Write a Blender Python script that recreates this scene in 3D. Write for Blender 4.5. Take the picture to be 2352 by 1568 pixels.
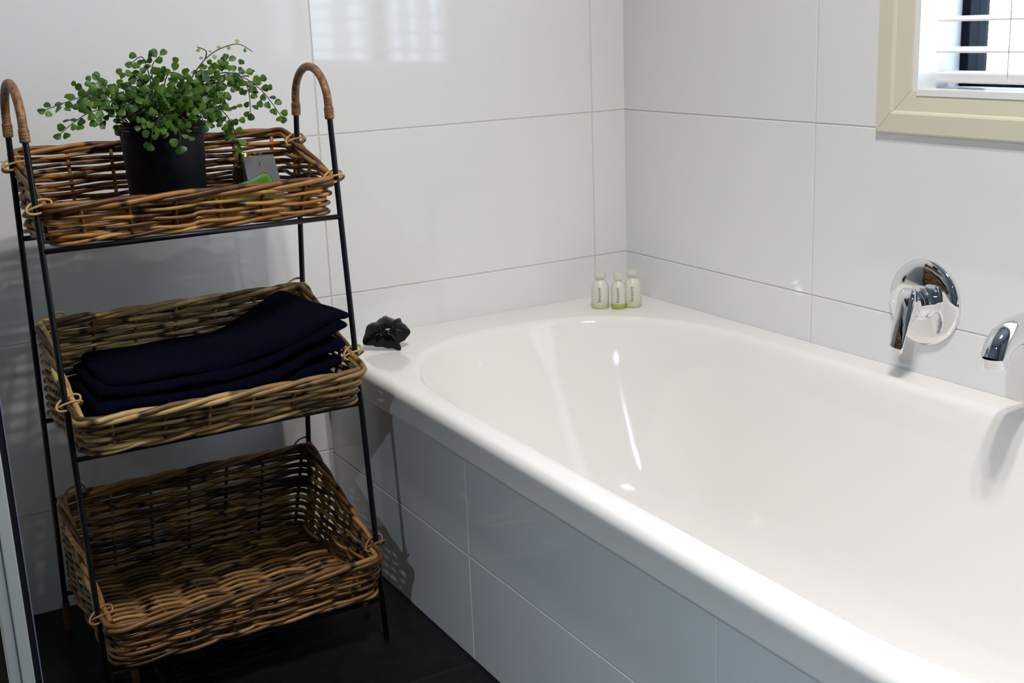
import bpy, bmesh, math, random
from mathutils import Vector, Matrix

# ------------------------------------------------------------------ scene, camera, light
for o in list(bpy.data.objects):
    bpy.data.objects.remove(o)
SC = bpy.context.scene
COL = SC.collection
random.seed(11)

cam_d = bpy.data.cameras.new('camera')
cam = bpy.data.objects.new('camera', cam_d)
COL.objects.link(cam)
SC.camera = cam
cam_d.sensor_fit = 'HORIZONTAL'
cam_d.sensor_width = 36.0
cam_d.lens = 2806.44 / 2352 * 36.0
cam_d.clip_start = 0.02
R_ = Vector((0.8624, -0.5048, -0.0390)); F_ = Vector((0.4811, 0.8390, -0.2544))
F_.normalize(); R_ = (R_ - F_ * R_.dot(F_)).normalized(); U_ = R_.cross(F_)
cam.matrix_world = Matrix(((R_.x, U_.x, -F_.x, -1.5123), (R_.y, U_.y, -F_.y, -2.1241),
                           (R_.z, U_.z, -F_.z, 0.9750), (0, 0, 0, 1)))

SC.view_settings.view_transform = 'Standard'
SC.view_settings.look = 'None'
SC.view_settings.gamma = 1.0
SC.view_settings.use_curve_mapping = False
SC.view_settings.exposure = 0.0

world = bpy.data.worlds.new('sky')
SC.world = world
world.use_nodes = True
wb = world.node_tree.nodes['Background']
wb.inputs[0].default_value = (0.64, 0.82, 1.0, 1)      # bright overcast daylight
wb.inputs[1].default_value = 8.5

LAMP_W = 9.0            # watts of each of the four lamps in the ceiling unit
LAMP_COL = (1.0, 0.958, 0.90)
LAMP_AT = (-0.86, -1.50, 2.40)
SPOT_W = 2.7             # added spotlight, out of view on the far wall, filling the bath panel
SPOT_AT = (-2.62, -2.30, 1.90)
SPOT_TO = (-0.73, -1.35, 0.20)
SPOT_COL = (0.74, 0.88, 1.0)

# ------------------------------------------------------------------ helpers
def link(o, parent=None):
    COL.objects.link(o)
    if parent is not None:
        o.parent = parent
    return o

def wloc(o):
    v = Vector((0, 0, 0))
    while o is not None:
        v += o.location
        o = o.parent
    return v

def tag(o, label=None, cat=None, group=None, kind=None):
    if label: o['label'] = label
    if cat: o['category'] = cat
    if group: o['group'] = group
    if kind: o['kind'] = kind
    return o

def thing(name, loc, label, cat, group=None):
    o = bpy.data.objects.new(name, None)
    o.empty_display_size = 0.05
    o.location = loc
    link(o)
    return tag(o, label, cat, group)

def mk(name, vf, mat, parent=None, smooth=True, tint=None, angle=None):
    """mesh object from world-space verts and faces"""
    v, f = vf
    off = wloc(parent) if parent is not None else Vector((0, 0, 0))
    me = bpy.data.meshes.new(name)
    me.from_pydata([(p[0] - off.x, p[1] - off.y, p[2] - off.z) for p in v], [], f)
    if tint is not None:
        a = me.attributes.new('tint', 'FLOAT', 'POINT')
        a.data.foreach_set('value', tint)
    me.materials.append(mat)
    if smooth:
        me.polygons.foreach_set('use_smooth', [True] * len(me.polygons))
    me.update()
    if smooth and angle is not None:
        try:
            me.set_sharp_from_angle(angle=math.radians(angle))
        except Exception:
            pass
    o = bpy.data.objects.new(name, me)
    return link(o, parent)

def join(*vfs):
    V, F = [], []
    for v, f in vfs:
        n = len(V)
        V += list(v)
        F += [tuple(i + n for i in q) for q in f]
    return V, F

def box(x0, x1, y0, y1, z0, z1):
    v = [(x, y, z) for x in (x0, x1) for y in (y0, y1) for z in (z0, z1)]
    f = [(0, 1, 3, 2), (4, 6, 7, 5), (0, 4, 5, 1), (2, 3, 7, 6), (0, 2, 6, 4), (1, 5, 7, 3)]
    return v, f

def rbox(x0, x1, y0, y1, z0, z1, r, seg=2):
    bm = bmesh.new()
    bmesh.ops.create_cube(bm, size=1)
    for p in bm.verts:
        p.co = ((x0 + x1) / 2 + p.co.x * (x1 - x0), (y0 + y1) / 2 + p.co.y * (y1 - y0), (z0 + z1) / 2 + p.co.z * (z1 - z0))
    bmesh.ops.bevel(bm, geom=list(bm.edges), offset=r, segments=seg, profile=0.5, affect='EDGES')
    bm.verts.index_update()
    out = ([tuple(p.co) for p in bm.verts], [tuple(q.index for q in fc.verts) for fc in bm.faces])
    bm.free()
    return out

def tube(path, rad, n=8, closed=False, caps=True):
    P = [Vector(p) for p in path]
    m = len(P)
    rad = rad if isinstance(rad, (list, tuple)) else [rad] * m
    tg = []
    for i in range(m):
        a = P[(i - 1) % m] if (closed or i > 0) else P[i]
        b = P[(i + 1) % m] if (closed or i < m - 1) else P[i]
        t = (b - a)
        tg.append(t.normalized() if t.length > 1e-9 else Vector((0, 0, 1)))
    up = Vector((0, 0, 1)) if abs(tg[0].z) < 0.9 else Vector((0, 1, 0))
    nrm = (up - tg[0] * up.dot(tg[0])).normalized()
    V, F = [], []
    for i in range(m):
        nrm = (nrm - tg[i] * nrm.dot(tg[i])).normalized()
        bi = tg[i].cross(nrm)
        for k in range(n):
            a = 2 * math.pi * k / n
            V.append(tuple(P[i] + (nrm * math.cos(a) + bi * math.sin(a)) * rad[i]))
    for i in range(m if closed else m - 1):
        j = (i + 1) % m
        for k in range(n):
            l = (k + 1) % n
            F.append((i * n + k, i * n + l, j * n + l, j * n + k))
    if caps and not closed:
        F.append(tuple(reversed(range(n))))
        F.append(tuple((m - 1) * n + k for k in range(n)))
    return V, F

def lathe(prof, n=32, origin=(0, 0, 0), axis='z'):
    """profile of (radius, height) turned round an axis; axis '-x' grows towards the room from the right wall"""
    V, F = [], []
    for r, h in prof:
        for k in range(n):
            a = 2 * math.pi * k / n
            c, s = r * math.cos(a), r * math.sin(a)
            if axis == 'z': p = (c, s, h)
            elif axis == '-x': p = (-h, c, s)
            else: p = (h, c, s)
            V.append((origin[0] + p[0], origin[1] + p[1], origin[2] + p[2]))
    for i in range(len(prof) - 1):
        for k in range(n):
            l = (k + 1) % n
            q = (i * n + k, i * n + l, (i + 1) * n + l, (i + 1) * n + k)
            F.append(q if axis != '-x' else q[::-1])
    F.append(tuple(range(n))[::-1])
    F.append(tuple((len(prof) - 1) * n + k for k in range(n)))
    return V, F

def smooth_path(pts, per=8, closed=False):
    """Catmull-Rom through points"""
    P = [Vector(p) for p in pts]
    m = len(P)
    out = []
    for i in range(m if closed else m - 1):
        if closed:
            a, b, c, d = P[(i - 1) % m], P[i], P[(i + 1) % m], P[(i + 2) % m]
        else:
            a, b, c, d = P[max(i - 1, 0)], P[i], P[i + 1], P[min(i + 2, m - 1)]
        for k in range(per):
            t = k / per
            out.append(0.5 * ((2 * b) + (c - a) * t + (2 * a - 5 * b + 4 * c - d) * t * t + (3 * b - a - 3 * c + d) * t ** 3))
    if not closed:
        out.append(P[-1])
    return out

# ------------------------------------------------------------------ materials
def mat(name, col, rough=0.5, metal=0.0, spec=0.5, **kw):
    m = bpy.data.materials.new(name)
    m.use_nodes = True
    b = m.node_tree.nodes['Principled BSDF']
    b.inputs['Base Color'].default_value = (*col, 1)
    b.inputs['Roughness'].default_value = rough
    b.inputs['Metallic'].default_value = metal
    b.inputs['Specular IOR Level'].default_value = spec
    for k, v in kw.items():
        b.inputs[k.replace('_', ' ')].default_value = v
    return m

def nodes(m):
    return m.node_tree.nodes, m.node_tree.links, m.node_tree.nodes['Principled BSDF']

def add_noise_col(m, c1, c2, scale, detail=4, coord='Object', lo=0.35, hi=0.65):
    N, L, b = nodes(m)
    tc = N.new('ShaderNodeTexCoord'); nz = N.new('ShaderNodeTexNoise'); rp = N.new('ShaderNodeValToRGB')
    nz.inputs['Scale'].default_value = scale; nz.inputs['Detail'].default_value = detail
    rp.color_ramp.elements[0].color = (*c1, 1); rp.color_ramp.elements[1].color = (*c2, 1)
    rp.color_ramp.elements[0].position = lo; rp.color_ramp.elements[1].position = hi
    L.new(tc.outputs[coord], nz.inputs['Vector']); L.new(nz.outputs['Fac'], rp.inputs['Fac']); L.new(rp.outputs['Color'], b.inputs['Base Color'])
    return nz

def add_bump(m, scale, strength, dist=0.001, detail=3, coord='Object'):
    N, L, b = nodes(m)
    tc = N.new('ShaderNodeTexCoord'); nz = N.new('ShaderNodeTexNoise'); bp = N.new('ShaderNodeBump')
    nz.inputs['Scale'].default_value = scale; nz.inputs['Detail'].default_value = detail
    bp.inputs['Strength'].default_value = strength; bp.inputs['Distance'].default_value = dist
    L.new(tc.outputs[coord], nz.inputs['Vector']); L.new(nz.outputs['Fac'], bp.inputs['Height']); L.new(bp.outputs['Normal'], b.inputs['Normal'])

M = {}
M['tile'] = mat('glazed_white_tile', (0.78, 0.78, 0.78), 0.045, spec=0.5)
add_noise_col(M['tile'], (0.77, 0.77, 0.77), (0.79, 0.785, 0.78), 3.0)
M['grout'] = mat('pale_grout', (0.66, 0.62, 0.585), 0.85)
M['floor_tile'] = mat('charcoal_floor_tile', (0.004, 0.004, 0.0045), 0.5, spec=0.2)
add_noise_col(M['floor_tile'], (0.003, 0.003, 0.0034), (0.006, 0.006, 0.0065), 40)
M['floor_grout'] = mat('dark_grout', (0.012, 0.012, 0.012), 0.9)
M['paint'] = mat('wall_paint', (0.085, 0.115, 0.155), 0.7)  # unseen walls, coloured dark and bluish to dim and cool the bounce light
M['ceiling'] = mat('ceiling_paint', (0.36, 0.42, 0.50), 0.8)  # tinted blue-grey to cool the light bounced into the shade
M['acrylic'] = mat('white_bath_acrylic', (0.83, 0.80, 0.77), 0.07, spec=0.5)
M['chrome'] = mat('polished_chrome', (0.86, 0.87, 0.88), 0.03, metal=1.0)
M['black_metal'] = mat('black_powder_coat', (0.003, 0.0036, 0.006), 0.36, spec=0.35)
M['architrave'] = mat('cream_architrave_paint', (0.70, 0.655, 0.52), 0.35)
M['reveal'] = mat('white_gloss_paint', (0.82, 0.82, 0.82), 0.3)
M['alu_black'] = mat('black_aluminium', (0.006, 0.007, 0.012), 0.6, spec=0.08)
M['blind'] = mat('white_blind_slat', (0.80, 0.79, 0.78), 0.4)
M['cord'] = mat('blind_cord', (0.75, 0.74, 0.73), 0.8)
M['fence'] = mat('pale_fence_paint', (0.42, 0.42, 0.42), 0.7)
M['alu'] = mat('satin_aluminium', (0.62, 0.68, 0.68), 0.35, metal=0.35)
M['seal'] = mat('black_rubber_seal', (0.004, 0.005, 0.009), 0.5)
M['tray'] = mat('cream_shower_tray', (0.72, 0.69, 0.60), 0.25)
M['pot'] = mat('dark_navy_plastic_pot', (0.0022, 0.0026, 0.005), 0.5, spec=0.18)
M['soil'] = mat('dark_soil', (0.02, 0.013, 0.008), 0.95)
M['towel'] = mat('navy_towel_cloth', (0.0016, 0.0019, 0.0068), 0.95, spec=0.03, Sheen_Weight=0.04, Sheen_Roughness=0.5)
M['towel'].node_tree.nodes['Principled BSDF'].inputs['Sheen Tint'].default_value = (0.1, 0.12, 0.3, 1)
add_bump(M['towel'], 900, 0.6, 0.002)
M['star'] = mat('black_glazed_ceramic', (0.003, 0.0035, 0.003), 0.14, spec=0.22)
add_bump(M['star'], 60, 0.25, 0.004)
M['stem'] = mat('dark_fern_stem', (0.02, 0.012, 0.010), 0.5)
M['dry'] = mat('dry_brown_frond', (0.05, 0.018, 0.008), 0.9)
add_noise_col(M['dry'], (0.02, 0.008, 0.004), (0.085, 0.032, 0.012), 30)
M['gold'] = mat('gold_cap', (0.62, 0.50, 0.16), 0.25, metal=1.0)
M['amber'] = mat('dark_amber_glass', (0.035, 0.020, 0.008), 0.08)
M['carton'] = mat('grey_carton', (0.085, 0.084, 0.095), 0.6)
M['print'] = mat('grey_print', (0.02, 0.018, 0.02), 0.7)
M['green_glass'] = mat('green_glass', (0.06, 0.20, 0.015), 0.06, Transmission_Weight=0.15, IOR=1.45)
M['lens'] = mat('lamp_face', (0.9, 0.88, 0.85), 0.3)
M['lens'].node_tree.nodes['Principled BSDF'].inputs['Emission Color'].default_value = (1, 0.93, 0.82, 1)
M['lens'].node_tree.nodes['Principled BSDF'].inputs['Emission Strength'].default_value = 6
M['fitting'] = mat('white_ceiling_fitting', (0.75, 0.75, 0.74), 0.4)
M['door'] = mat('dark_door', (0.05, 0.035, 0.025), 0.4)

def leaf_mat(name, c1, c2):
    m = mat(name, c1, 0.45, spec=0.35)
    N, L, b = nodes(m)
    oi = N.new('ShaderNodeObjectInfo'); rp = N.new('ShaderNodeValToRGB')
    rp.color_ramp.elements[0].color = (*c1, 1); rp.color_ramp.elements[1].color = (*c2, 1)
    L.new(oi.outputs['Random'], rp.inputs['Fac']); L.new(rp.outputs['Color'], b.inputs['Base Color'])
    tr = N.new('ShaderNodeBsdfTranslucent'); mx = N.new('ShaderNodeMixShader')
    mx.inputs[0].default_value = 0.28
    L.new(rp.outputs['Color'], tr.inputs['Color'])
    L.new(b.outputs[0], mx.inputs[1]); L.new(tr.outputs[0], mx.inputs[2])
    L.new(mx.outputs[0], N['Material Output'].inputs['Surface'])
    return m
M['leaf'] = leaf_mat('fern_leaflet', (0.018, 0.062, 0.006), (0.085, 0.180, 0.016))
M['leaf_pale'] = leaf_mat('young_fern_leaflet', (0.22, 0.36, 0.06), (0.32, 0.42, 0.10))

def wicker(name, dark, mid, light):
    m = mat(name, mid, 0.42, spec=0.4)
    N, L, b = nodes(m)
    at = N.new('ShaderNodeAttribute'); at.attribute_name = 'tint'
    tc = N.new('ShaderNodeTexCoord'); nz = N.new('ShaderNodeTexNoise')
    nz.inputs['Scale'].default_value = 55; nz.inputs['Detail'].default_value = 4
    ad = N.new('ShaderNodeMath'); ad.operation = 'MULTIPLY_ADD'; ad.inputs[1].default_value = 0.35
    rp = N.new('ShaderNodeValToRGB'); e = rp.color_ramp.elements
    e[0].position = 0.08; e[0].color = (dark[0] * .35, dark[1] * .35, dark[2] * .35, 1)
    e[1].position = 1.0; e[1].color = (*light, 1)
    a = e.new(0.30); a.color = (*dark, 1)
    a = e.new(0.65); a.color = (*mid, 1)
    L.new(tc.outputs['Object'], nz.inputs['Vector'])
    L.new(nz.outputs['Fac'], ad.inputs[0]); L.new(at.outputs['Fac'], ad.inputs[2])
    sb = N.new('ShaderNodeMath'); sb.operation = 'SUBTRACT'; sb.inputs[1].default_value = 0.175
    L.new(ad.outputs[0], sb.inputs[0]); L.new(sb.outputs[0], rp.inputs['Fac'])
    L.new(rp.outputs['Color'], b.inputs['Base Color'])
    return m
M['wick_red'] = wicker('varnished_brown_wicker', (0.045, 0.014, 0.003), (0.23, 0.090, 0.014), (0.50, 0.250, 0.055))
M['wick_tan'] = wicker('tan_wicker', (0.075, 0.040, 0.012), (0.29, 0.165, 0.055), (0.52, 0.345, 0.14))
M['wick_brown'] = wicker('dark_brown_wicker', (0.042, 0.017, 0.004), (0.19, 0.085, 0.021), (0.42, 0.225, 0.070))
M['rattan_tie'] = mat('pale_rattan_tie', (0.42, 0.27, 0.09), 0.6)
M['rattan_wrap'] = mat('brown_rattan_wrap', (0.22, 0.10, 0.035), 0.5)
add_noise_col(M['rattan_wrap'], (0.13, 0.055, 0.018), (0.30, 0.15, 0.055), 120)

def glass_mat(name, tint, refl=0.06):
    m = bpy.data.materials.new(name); m.use_nodes = True
    N, L = m.node_tree.nodes, m.node_tree.links
    N.remove(N['Principled BSDF'])
    t = N.new('ShaderNodeBsdfTransparent'); t.inputs[0].default_value = (*tint, 1)
    g = N.new('ShaderNodeBsdfGlossy'); g.inputs['Roughness'].default_value = 0.02
    lw = N.new('ShaderNodeLayerWeight'); lw.inputs[0].default_value = 0.5
    pw = N.new('ShaderNodeMath'); pw.operation = 'POWER'; pw.inputs[1].default_value = 5.0
    f = N.new('ShaderNodeMath'); f.operation = 'MULTIPLY_ADD'; f.inputs[1].default_value = 0.9; f.inputs[2].default_value = 0.04
    L.new(lw.outputs['Facing'], pw.inputs[0]); L.new(pw.outputs[0], f.inputs[0])
    x = N.new('ShaderNodeMixShader')
    L.new(f.outputs[0], x.inputs[0]); L.new(t.outputs[0], x.inputs[1]); L.new(g.outputs[0], x.inputs[2])
    L.new(x.outputs[0], N['Material Output'].inputs['Surface'])
    return m
M['pane'] = glass_mat('clear_window_glass', (0.97, 0.98, 0.98))
M['shower_glass'] = glass_mat('shower_glass', (0.90, 0.95, 0.93))

def frosted(name, col, trans):
    m = mat(name, col, 0.35)
    N, L, b = nodes(m)
    t = N.new('ShaderNodeBsdfTransparent'); t.inputs[0].default_value = (0.95, 0.97, 0.9, 1)
    x = N.new('ShaderNodeMixShader'); x.inputs[0].default_value = trans
    L.new(b.outputs[0], x.inputs[1]); L.new(t.outputs[0], x.inputs[2]); L.new(x.outputs[0], N['Material Output'].inputs['Surface'])
    return m
M['bottle'] = frosted('frosted_pale_bottle', (0.80, 0.795, 0.70), 0.22)
M['bottle_base'] = frosted('frosted_green_base', (0.72, 0.72, 0.48), 0.15)
M['bottle_green'] = frosted('bright_green_base', (0.50, 0.54, 0.08), 0.15)
M['bottle_cap'] = frosted('clear_bottle_cap', (0.80, 0.79, 0.74), 0.6)
M['ink'] = mat('grey_ink', (0.22, 0.22, 0.16), 0.6)

# ------------------------------------------------------------------ the room
CEIL = 2.40
XL, YF = -2.75, -3.10
HZ = [-0.1155 + 0.3 * k for k in range(0, 10)]            # horizontal joints
G = 0.0013                                                 # half a joint

def clip(a, b, lo, hi):
    a2, b2 = max(a, lo), min(b, hi)
    return (a2, b2) if b2 - a2 > 0.012 else None

def tile_box(u0, u1, z0, z1, plane):
    """glazed tile standing 4 mm proud of its bed; plane is 'back' (y=0) or ('x', value, direction)"""
    e = 0.0008
    if plane == 'back':
        return rbox(u0 + G, u1 - G, -0.004, 0.004, z0 + G, z1 - G, e, 1)
    return rbox(plane[1] - 0.004 if plane[2] < 0 else plane[1] - 0.004, plane[1] + 0.004, u0 + G, u1 - G, z0 + G, z1 - G, e, 1)

# back wall
wall_back = mk('wall_back', box(XL - 0.1, 0.1, -0.0028, 0.1, -0.05, CEIL), M['grout'], smooth=False)
tag(wall_back, 'white glazed tile wall behind the wicker stand', kind='structure')
VX = [0.0, -0.0851] + [-0.0851 - 0.6 * k for k in range(1, 7)]
for i in range(len(VX) - 1):
    for j in range(len(HZ) - 1):
        u = clip(VX[i + 1], VX[i], XL, 0.0); w = clip(HZ[j], HZ[j + 1], 0.0, CEIL)
        if u and w:
            mk('tile', tile_box(u[0], u[1], w[0], w[1], 'back'), M['tile'], wall_back, smooth=False)

# right wall with the window opening
WY0, WY1, WZ0, WZ1 = -0.785, -2.11, 0.847, 1.98            # opening
WB = -0.0028                                               # face of the bed behind the tiles
wr = join(box(WB, 0.14, WY0 + .011, 0.1, -0.05, CEIL), box(WB, 0.14, YF - 0.1, WY1 - .011, -0.05, CEIL),
          box(WB, 0.14, WY1 - .011, WY0 + .011, -0.05, WZ0 - .011), box(WB, 0.14, WY1 - .011, WY0 + .011, WZ1 + .011, CEIL))
wall_right = tag(mk('wall_right', wr, M['grout'], smooth=False), 'white tiled wall with the window above the bath', kind='structure')
VY = [0.0, -0.563] + [-0.563 - 0.6 * k for k in range(1, 6)]
HY0, HY1, HZ0, HZ1 = WY0 + 0.03, WY1 - 0.03, WZ0 - 0.03, WZ1 + 0.03
for i in range(len(VY) - 1):
    for j in range(len(HZ) - 1):
        u = clip(VY[i + 1], VY[i], YF, 0.0); w = clip(HZ[j], HZ[j + 1], 0.0, CEIL)
        if not (u and w): continue
        parts = [(u, w)]
        if u[0] < HY0 and u[1] > HY1 and w[0] < HZ1 and w[1] > HZ0:
            parts = []
            for uu in (clip(u[0], u[1], HY0, 9), clip(u[0], u[1], -9, HY1)):
                if uu: parts.append((uu, w))
            mid = clip(u[0], u[1], HY1, HY0)
            for ww in (clip(w[0], w[1], HZ1, 9), clip(w[0], w[1], -9, HZ0)):
                if ww and mid: parts.append((mid, ww))
        for uu, ww in parts:
            mk('tile', tile_box(uu[0], uu[1], ww[0], ww[1], ('x', 0.0, -1)), M['tile'], wall_right, smooth=False)

tag(mk('wall_left', box(XL - 0.1, XL, YF, 0.0, 0, CEIL), M['paint'], smooth=False), 'painted wall on the far side of the room', kind='structure')
tag(mk('wall_front', box(XL - 0.1, 0.14, YF - 0.1, YF, 0, CEIL), M['paint'], smooth=False), 'painted wall behind the viewer', kind='structure')
tag(mk('ceiling', box(XL - 0.1, 0.14, YF - 0.1, 0.1, CEIL, CEIL + 0.1), M['ceiling'], smooth=False), 'blue-grey painted ceiling, tinted to cool the bounced light', kind='structure')
d1 = tag(mk('door_1', rbox(-2.1, -1.3, YF, YF + 0.04, 0.0, 2.04, 0.004), M['door'], smooth=False), 'dark timber door in the front wall', kind='structure')
mk('handle', lathe([(0.012, 0), (0.012, 0.03), (0.026, 0.035), (0.026, 0.05), (0.02, 0.056)], 16, (-1.38, YF + 0.04, 1.0), 'z'), M['chrome'], d1)

floor = tag(mk('floor', box(XL - 0.1, 0.1, YF - 0.1, 0.1, -0.1, -0.0015), M['floor_grout'], smooth=False), 'dark charcoal tiled floor', kind='structure')
FX = [-0.70 - 0.45 * k for k in range(0, 5)]; FY = [-0.5825 + 0.6] + [-0.5825 - 0.6 * k for k in range(0, 6)]
for i in range(len(FX) - 1):
    for j in range(len(FY) - 1):
        u = clip(FX[i + 1], FX[i], XL, -0.700); w = clip(FY[j + 1], FY[j], YF, 0.0)
        if u and w:
            mk('tile', rbox(u[0] + G, u[1] - G, w[0] + G, w[1] - G, -0.004, 0.0, 0.0008, 1), M['floor_tile'], floor, smooth=False)

# tiled bath panel
PX = -0.7015
def skew(vf, k=0.017):
    return [(p[0] + k * p[1], p[1], p[2]) for p in vf[0]], vf[1]
panel = tag(mk('wall_bath', skew(box(PX - 0.0030, PX + 0.012, -1.795, -0.005, 0.0, 0.352)), M['grout'], smooth=False), 'low tiled panel in front of the bath', kind='structure')
PY = [-0.0, -0.5755, -1.1782, -1.79]; PZ = [0.0, 0.1784, 0.352]
for i in range(3):
    for j in range(2):
        mk('tile', skew(tile_box(PY[i + 1], PY[i], PZ[j], PZ[j + 1], ('x', PX, -1))), M['tile'], panel, smooth=False)

# ------------------------------------------------------------------ window
win = bpy.data.objects.new('window_1', None); win.location = (0.0, (WY0 + WY1) / 2, WZ0); link(win)
tag(win, 'window with cream moulded frame above the bath', kind='structure')
prof = [(0.0, 0.0), (0.0, 0.005), (0.003, 0.0085), (0.031, 0.0100), (0.034, 0.0085), (0.036, 0.0055), (0.066, 0.0035), (0.069, 0.002), (0.069, 0.0)]
OY0, OY1, OZ0, OZ1 = WY0 + 0.080, WY1 - 0.080, WZ0 - 0.069, WZ1 + 0.080
def arch_piece(a, b, na, nb):
    """a,b outer corners (y,z); na,nb inward diagonal direction at each end"""
    V, F = [], []
    for (p, nn) in ((a, na), (b, nb)):
        for w, t in prof:
            V.append((-0.0045 - t, p[0] + nn[0] * w, p[1] + nn[1] * w))
    n = len(prof)
    for k in range(n - 1):
        F.append((k, k + 1, n + k + 1, n + k))
    F.append((n - 1, 0, n, 2 * n - 1))
    F.append(tuple(range(n))[::-1]); F.append(tuple(range(n, 2 * n)))
    return V, F
e = 0.0004
for a, b, na, nb in (((OY0, OZ0 + e), (OY0, OZ1 - e), (-1, 1), (-1, -1)), ((OY0 - e, OZ0), (OY1 + e, OZ0), (-1, 1), (1, 1)),
                     ((OY1, OZ0 + e), (OY1, OZ1 - e), (1, 1), (1, -1)), ((OY0 - e, OZ1), (OY1 + e, OZ1), (-1, -1), (1, -1))):
    mk('architrave', arch_piece(a, b, na, nb), M['architrave'], win, smooth=False)
# white reveal boards, their edges standing just proud inside the architrave
RT = 0.010
for q in (box(-0.008, 0.135, WY0, WY0 + RT, WZ0 - RT, WZ1 + RT), box(-0.008, 0.135, WY1 - RT, WY1, WZ0 - RT, WZ1 + RT),
          box(-0.010, 0.135, WY1, WY0, WZ0 - RT * 0.9, WZ0), box(-0.008, 0.135, WY1, WY0, WZ1, WZ1 + RT)):
    mk('reveal_board', q, M['reveal'], win, smooth=False)
# black aluminium sash frame and mullion
for q in (rbox(0.082, 0.128, WY0 - 0.016, WY0 - 0.0005, WZ0 + 0.0005, WZ1, 0.002), rbox(0.082, 0.128, WY1 + 0.0005, WY1 + 0.016, WZ0 + 0.0005, WZ1, 0.002),
          rbox(0.086, 0.128, WY1 + 0.016, WY0 - 0.016, WZ0 + 0.0005, WZ0 + 0.010, 0.002), rbox(0.082, 0.128, WY1 + 0.016, WY0 - 0.016, WZ1 - 0.03, WZ1 - 0.0005, 0.002),
          rbox(0.088, 0.120, -1.47, -1.43, WZ0 + 0.010, WZ1 - 0.03, 0.002)):
    mk('sash_frame', q, M['alu_black'], win, smooth=False)
for y0, y1 in ((WY1 + 0.016, -1.47), (-1.43, WY0 - 0.016)):
    mk('pane', box(0.102, 0.106, y0, y1, WZ0 + 0.010, WZ1 - 0.03), M['pane'], win, smooth=False)

# venetian blind
bl = thing('venetian_blind', (0.045, (WY0 + WY1) / 2, 0.856), 'white venetian blind with open slats hanging in the window', 'blind')
def slat(z, t=0.0028, y0=WY1 + 0.012, y1=WY0 - 0.008):
    V, F = [], []
    seg = 8
    for y in (y0, y1):
        for s in (1, -1):
            for k in range(seg + 1):
                a = -1 + 2 * k / seg
                x = 0.045 + a * s * 0.024
                V.append((x, y, z + 0.0018 * (1 - a * a) + s * t / 2 + (x - 0.045) * 0.10))
    n = 2 * (seg + 1)
    for k in range(n):
        l = (k + 1) % n
        F.append((k, l, n + l, n + k))
    F.append(tuple(range(n))[::-1]); F.append(tuple(range(n, 2 * n)))
    return V, F
for k in range(23):
    mk('slat', slat(0.9045 + 0.046 * k), M['blind'], bl, smooth=True, angle=40)
mk('bottom_rail', rbox(0.021, 0.069, WY1 + 0.012, WY0 - 0.008, 0.856, 0.872, 0.003), M['blind'], bl, smooth=False)
mk('head_rail', rbox(0.018, 0.072, WY1 + 0.006, WY0 - 0.006, 1.945, 1.978, 0.002), M['blind'], bl, smooth=False)
for y in (-0.925, -1.45, -1.97):
    for x in (0.0195, 0.0705):
        mk('ladder_cord', tube([(x, y, 0.868), (x, y, 1.946)], 0.0009, 5), M['cord'], bl)

# paling fence outside, seen only as a reflection in the tiles
fn = thing('paling_fence', (1.30, -3.6, 0.0), 'pale grey paling fence outside the window', 'fence')
for y, w in [(-1.75 - 0.225 * k, 0.105 + 0.02 * (k % 3)) for k in range(12)] + [(-4.62, .22), (-5.35, .2)]:
    mk('paling', rbox(1.29, 1.31, y - w / 2, y + w / 2, 0.0, 2.4, 0.003), M['fence'], fn, smooth=False)
for z in (0.5, 1.55):
    mk('rail', rbox(1.311, 1.35, -5.45, -1.65, z, z + 0.07, 0.003), M['fence'], fn, smooth=False)

# ------------------------------------------------------------------ ceiling lamp unit
lu = thing('ceiling_lamp_unit', (LAMP_AT[0], LAMP_AT[1], CEIL), 'white square ceiling unit with four round lamps', 'ceiling light')
mk('housing', rbox(LAMP_AT[0] - .17, LAMP_AT[0] + .17, LAMP_AT[1] - .17, LAMP_AT[1] + .17, CEIL - .03, CEIL - .0005, .01), M['fitting'], lu, smooth=False)
for sx in (-1, 1):
    for sy in (-1, 1):
        x, y = LAMP_AT[0] + sx * .085, LAMP_AT[1] + sy * .085
        mk('lamp_face', lathe([(0.052, CEIL - .031), (0.050, CEIL - .036), (0.040, CEIL - .040), (0.02, CEIL - .042), (0.001, CEIL - .0425)][::-1], 24, (x, y, 0)), M['lens'], lu)
        ld = bpy.data.lights.new('lamp_light', 'AREA')
        ld.shape = 'DISK'; ld.size = 0.07; ld.energy = LAMP_W; ld.color = LAMP_COL
        lo = bpy.data.objects.new('lamp_light', ld); link(lo, lu)
        lo.location = (sx * .085, sy * .085, -0.046)

wl = thing('fill_spotlight', (XL, SPOT_AT[1], SPOT_AT[2]), 'added fill spotlight, out of view on the painted wall, lighting the bath panel', 'fill light')  # fitting added out of view to carry the panel's fill light
mk('wall_rose', lathe([(0.040, 0.0005), (0.040, 0.010), (0.034, 0.016), (0.010, 0.018)], 28, (XL, SPOT_AT[1], SPOT_AT[2]), 'x'), M['fitting'], wl, angle=40)
AIM = (Vector(SPOT_TO) - Vector(SPOT_AT)).normalized()
mk('arm', tube([(XL + 0.016, SPOT_AT[1], SPOT_AT[2]), Vector(SPOT_AT) - AIM * 0.035], 0.007, 10), M['fitting'], wl)
hd = [Vector(SPOT_AT) - AIM * d_ for d_ in (0.075, 0.070, 0.030, 0.004)]
mk('lamp_head', tube(hd, [0.020, 0.028, 0.036, 0.042], 24), M['fitting'], wl, angle=40)
ld = bpy.data.lights.new('lamp_light', 'AREA')
ld.shape = 'DISK'; ld.size = 0.06; ld.spread = math.radians(54); ld.energy = SPOT_W; ld.color = SPOT_COL
lo = bpy.data.objects.new('lamp_light', ld); link(lo, wl)
lo.location = Vector(SPOT_AT) - wl.location
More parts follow.
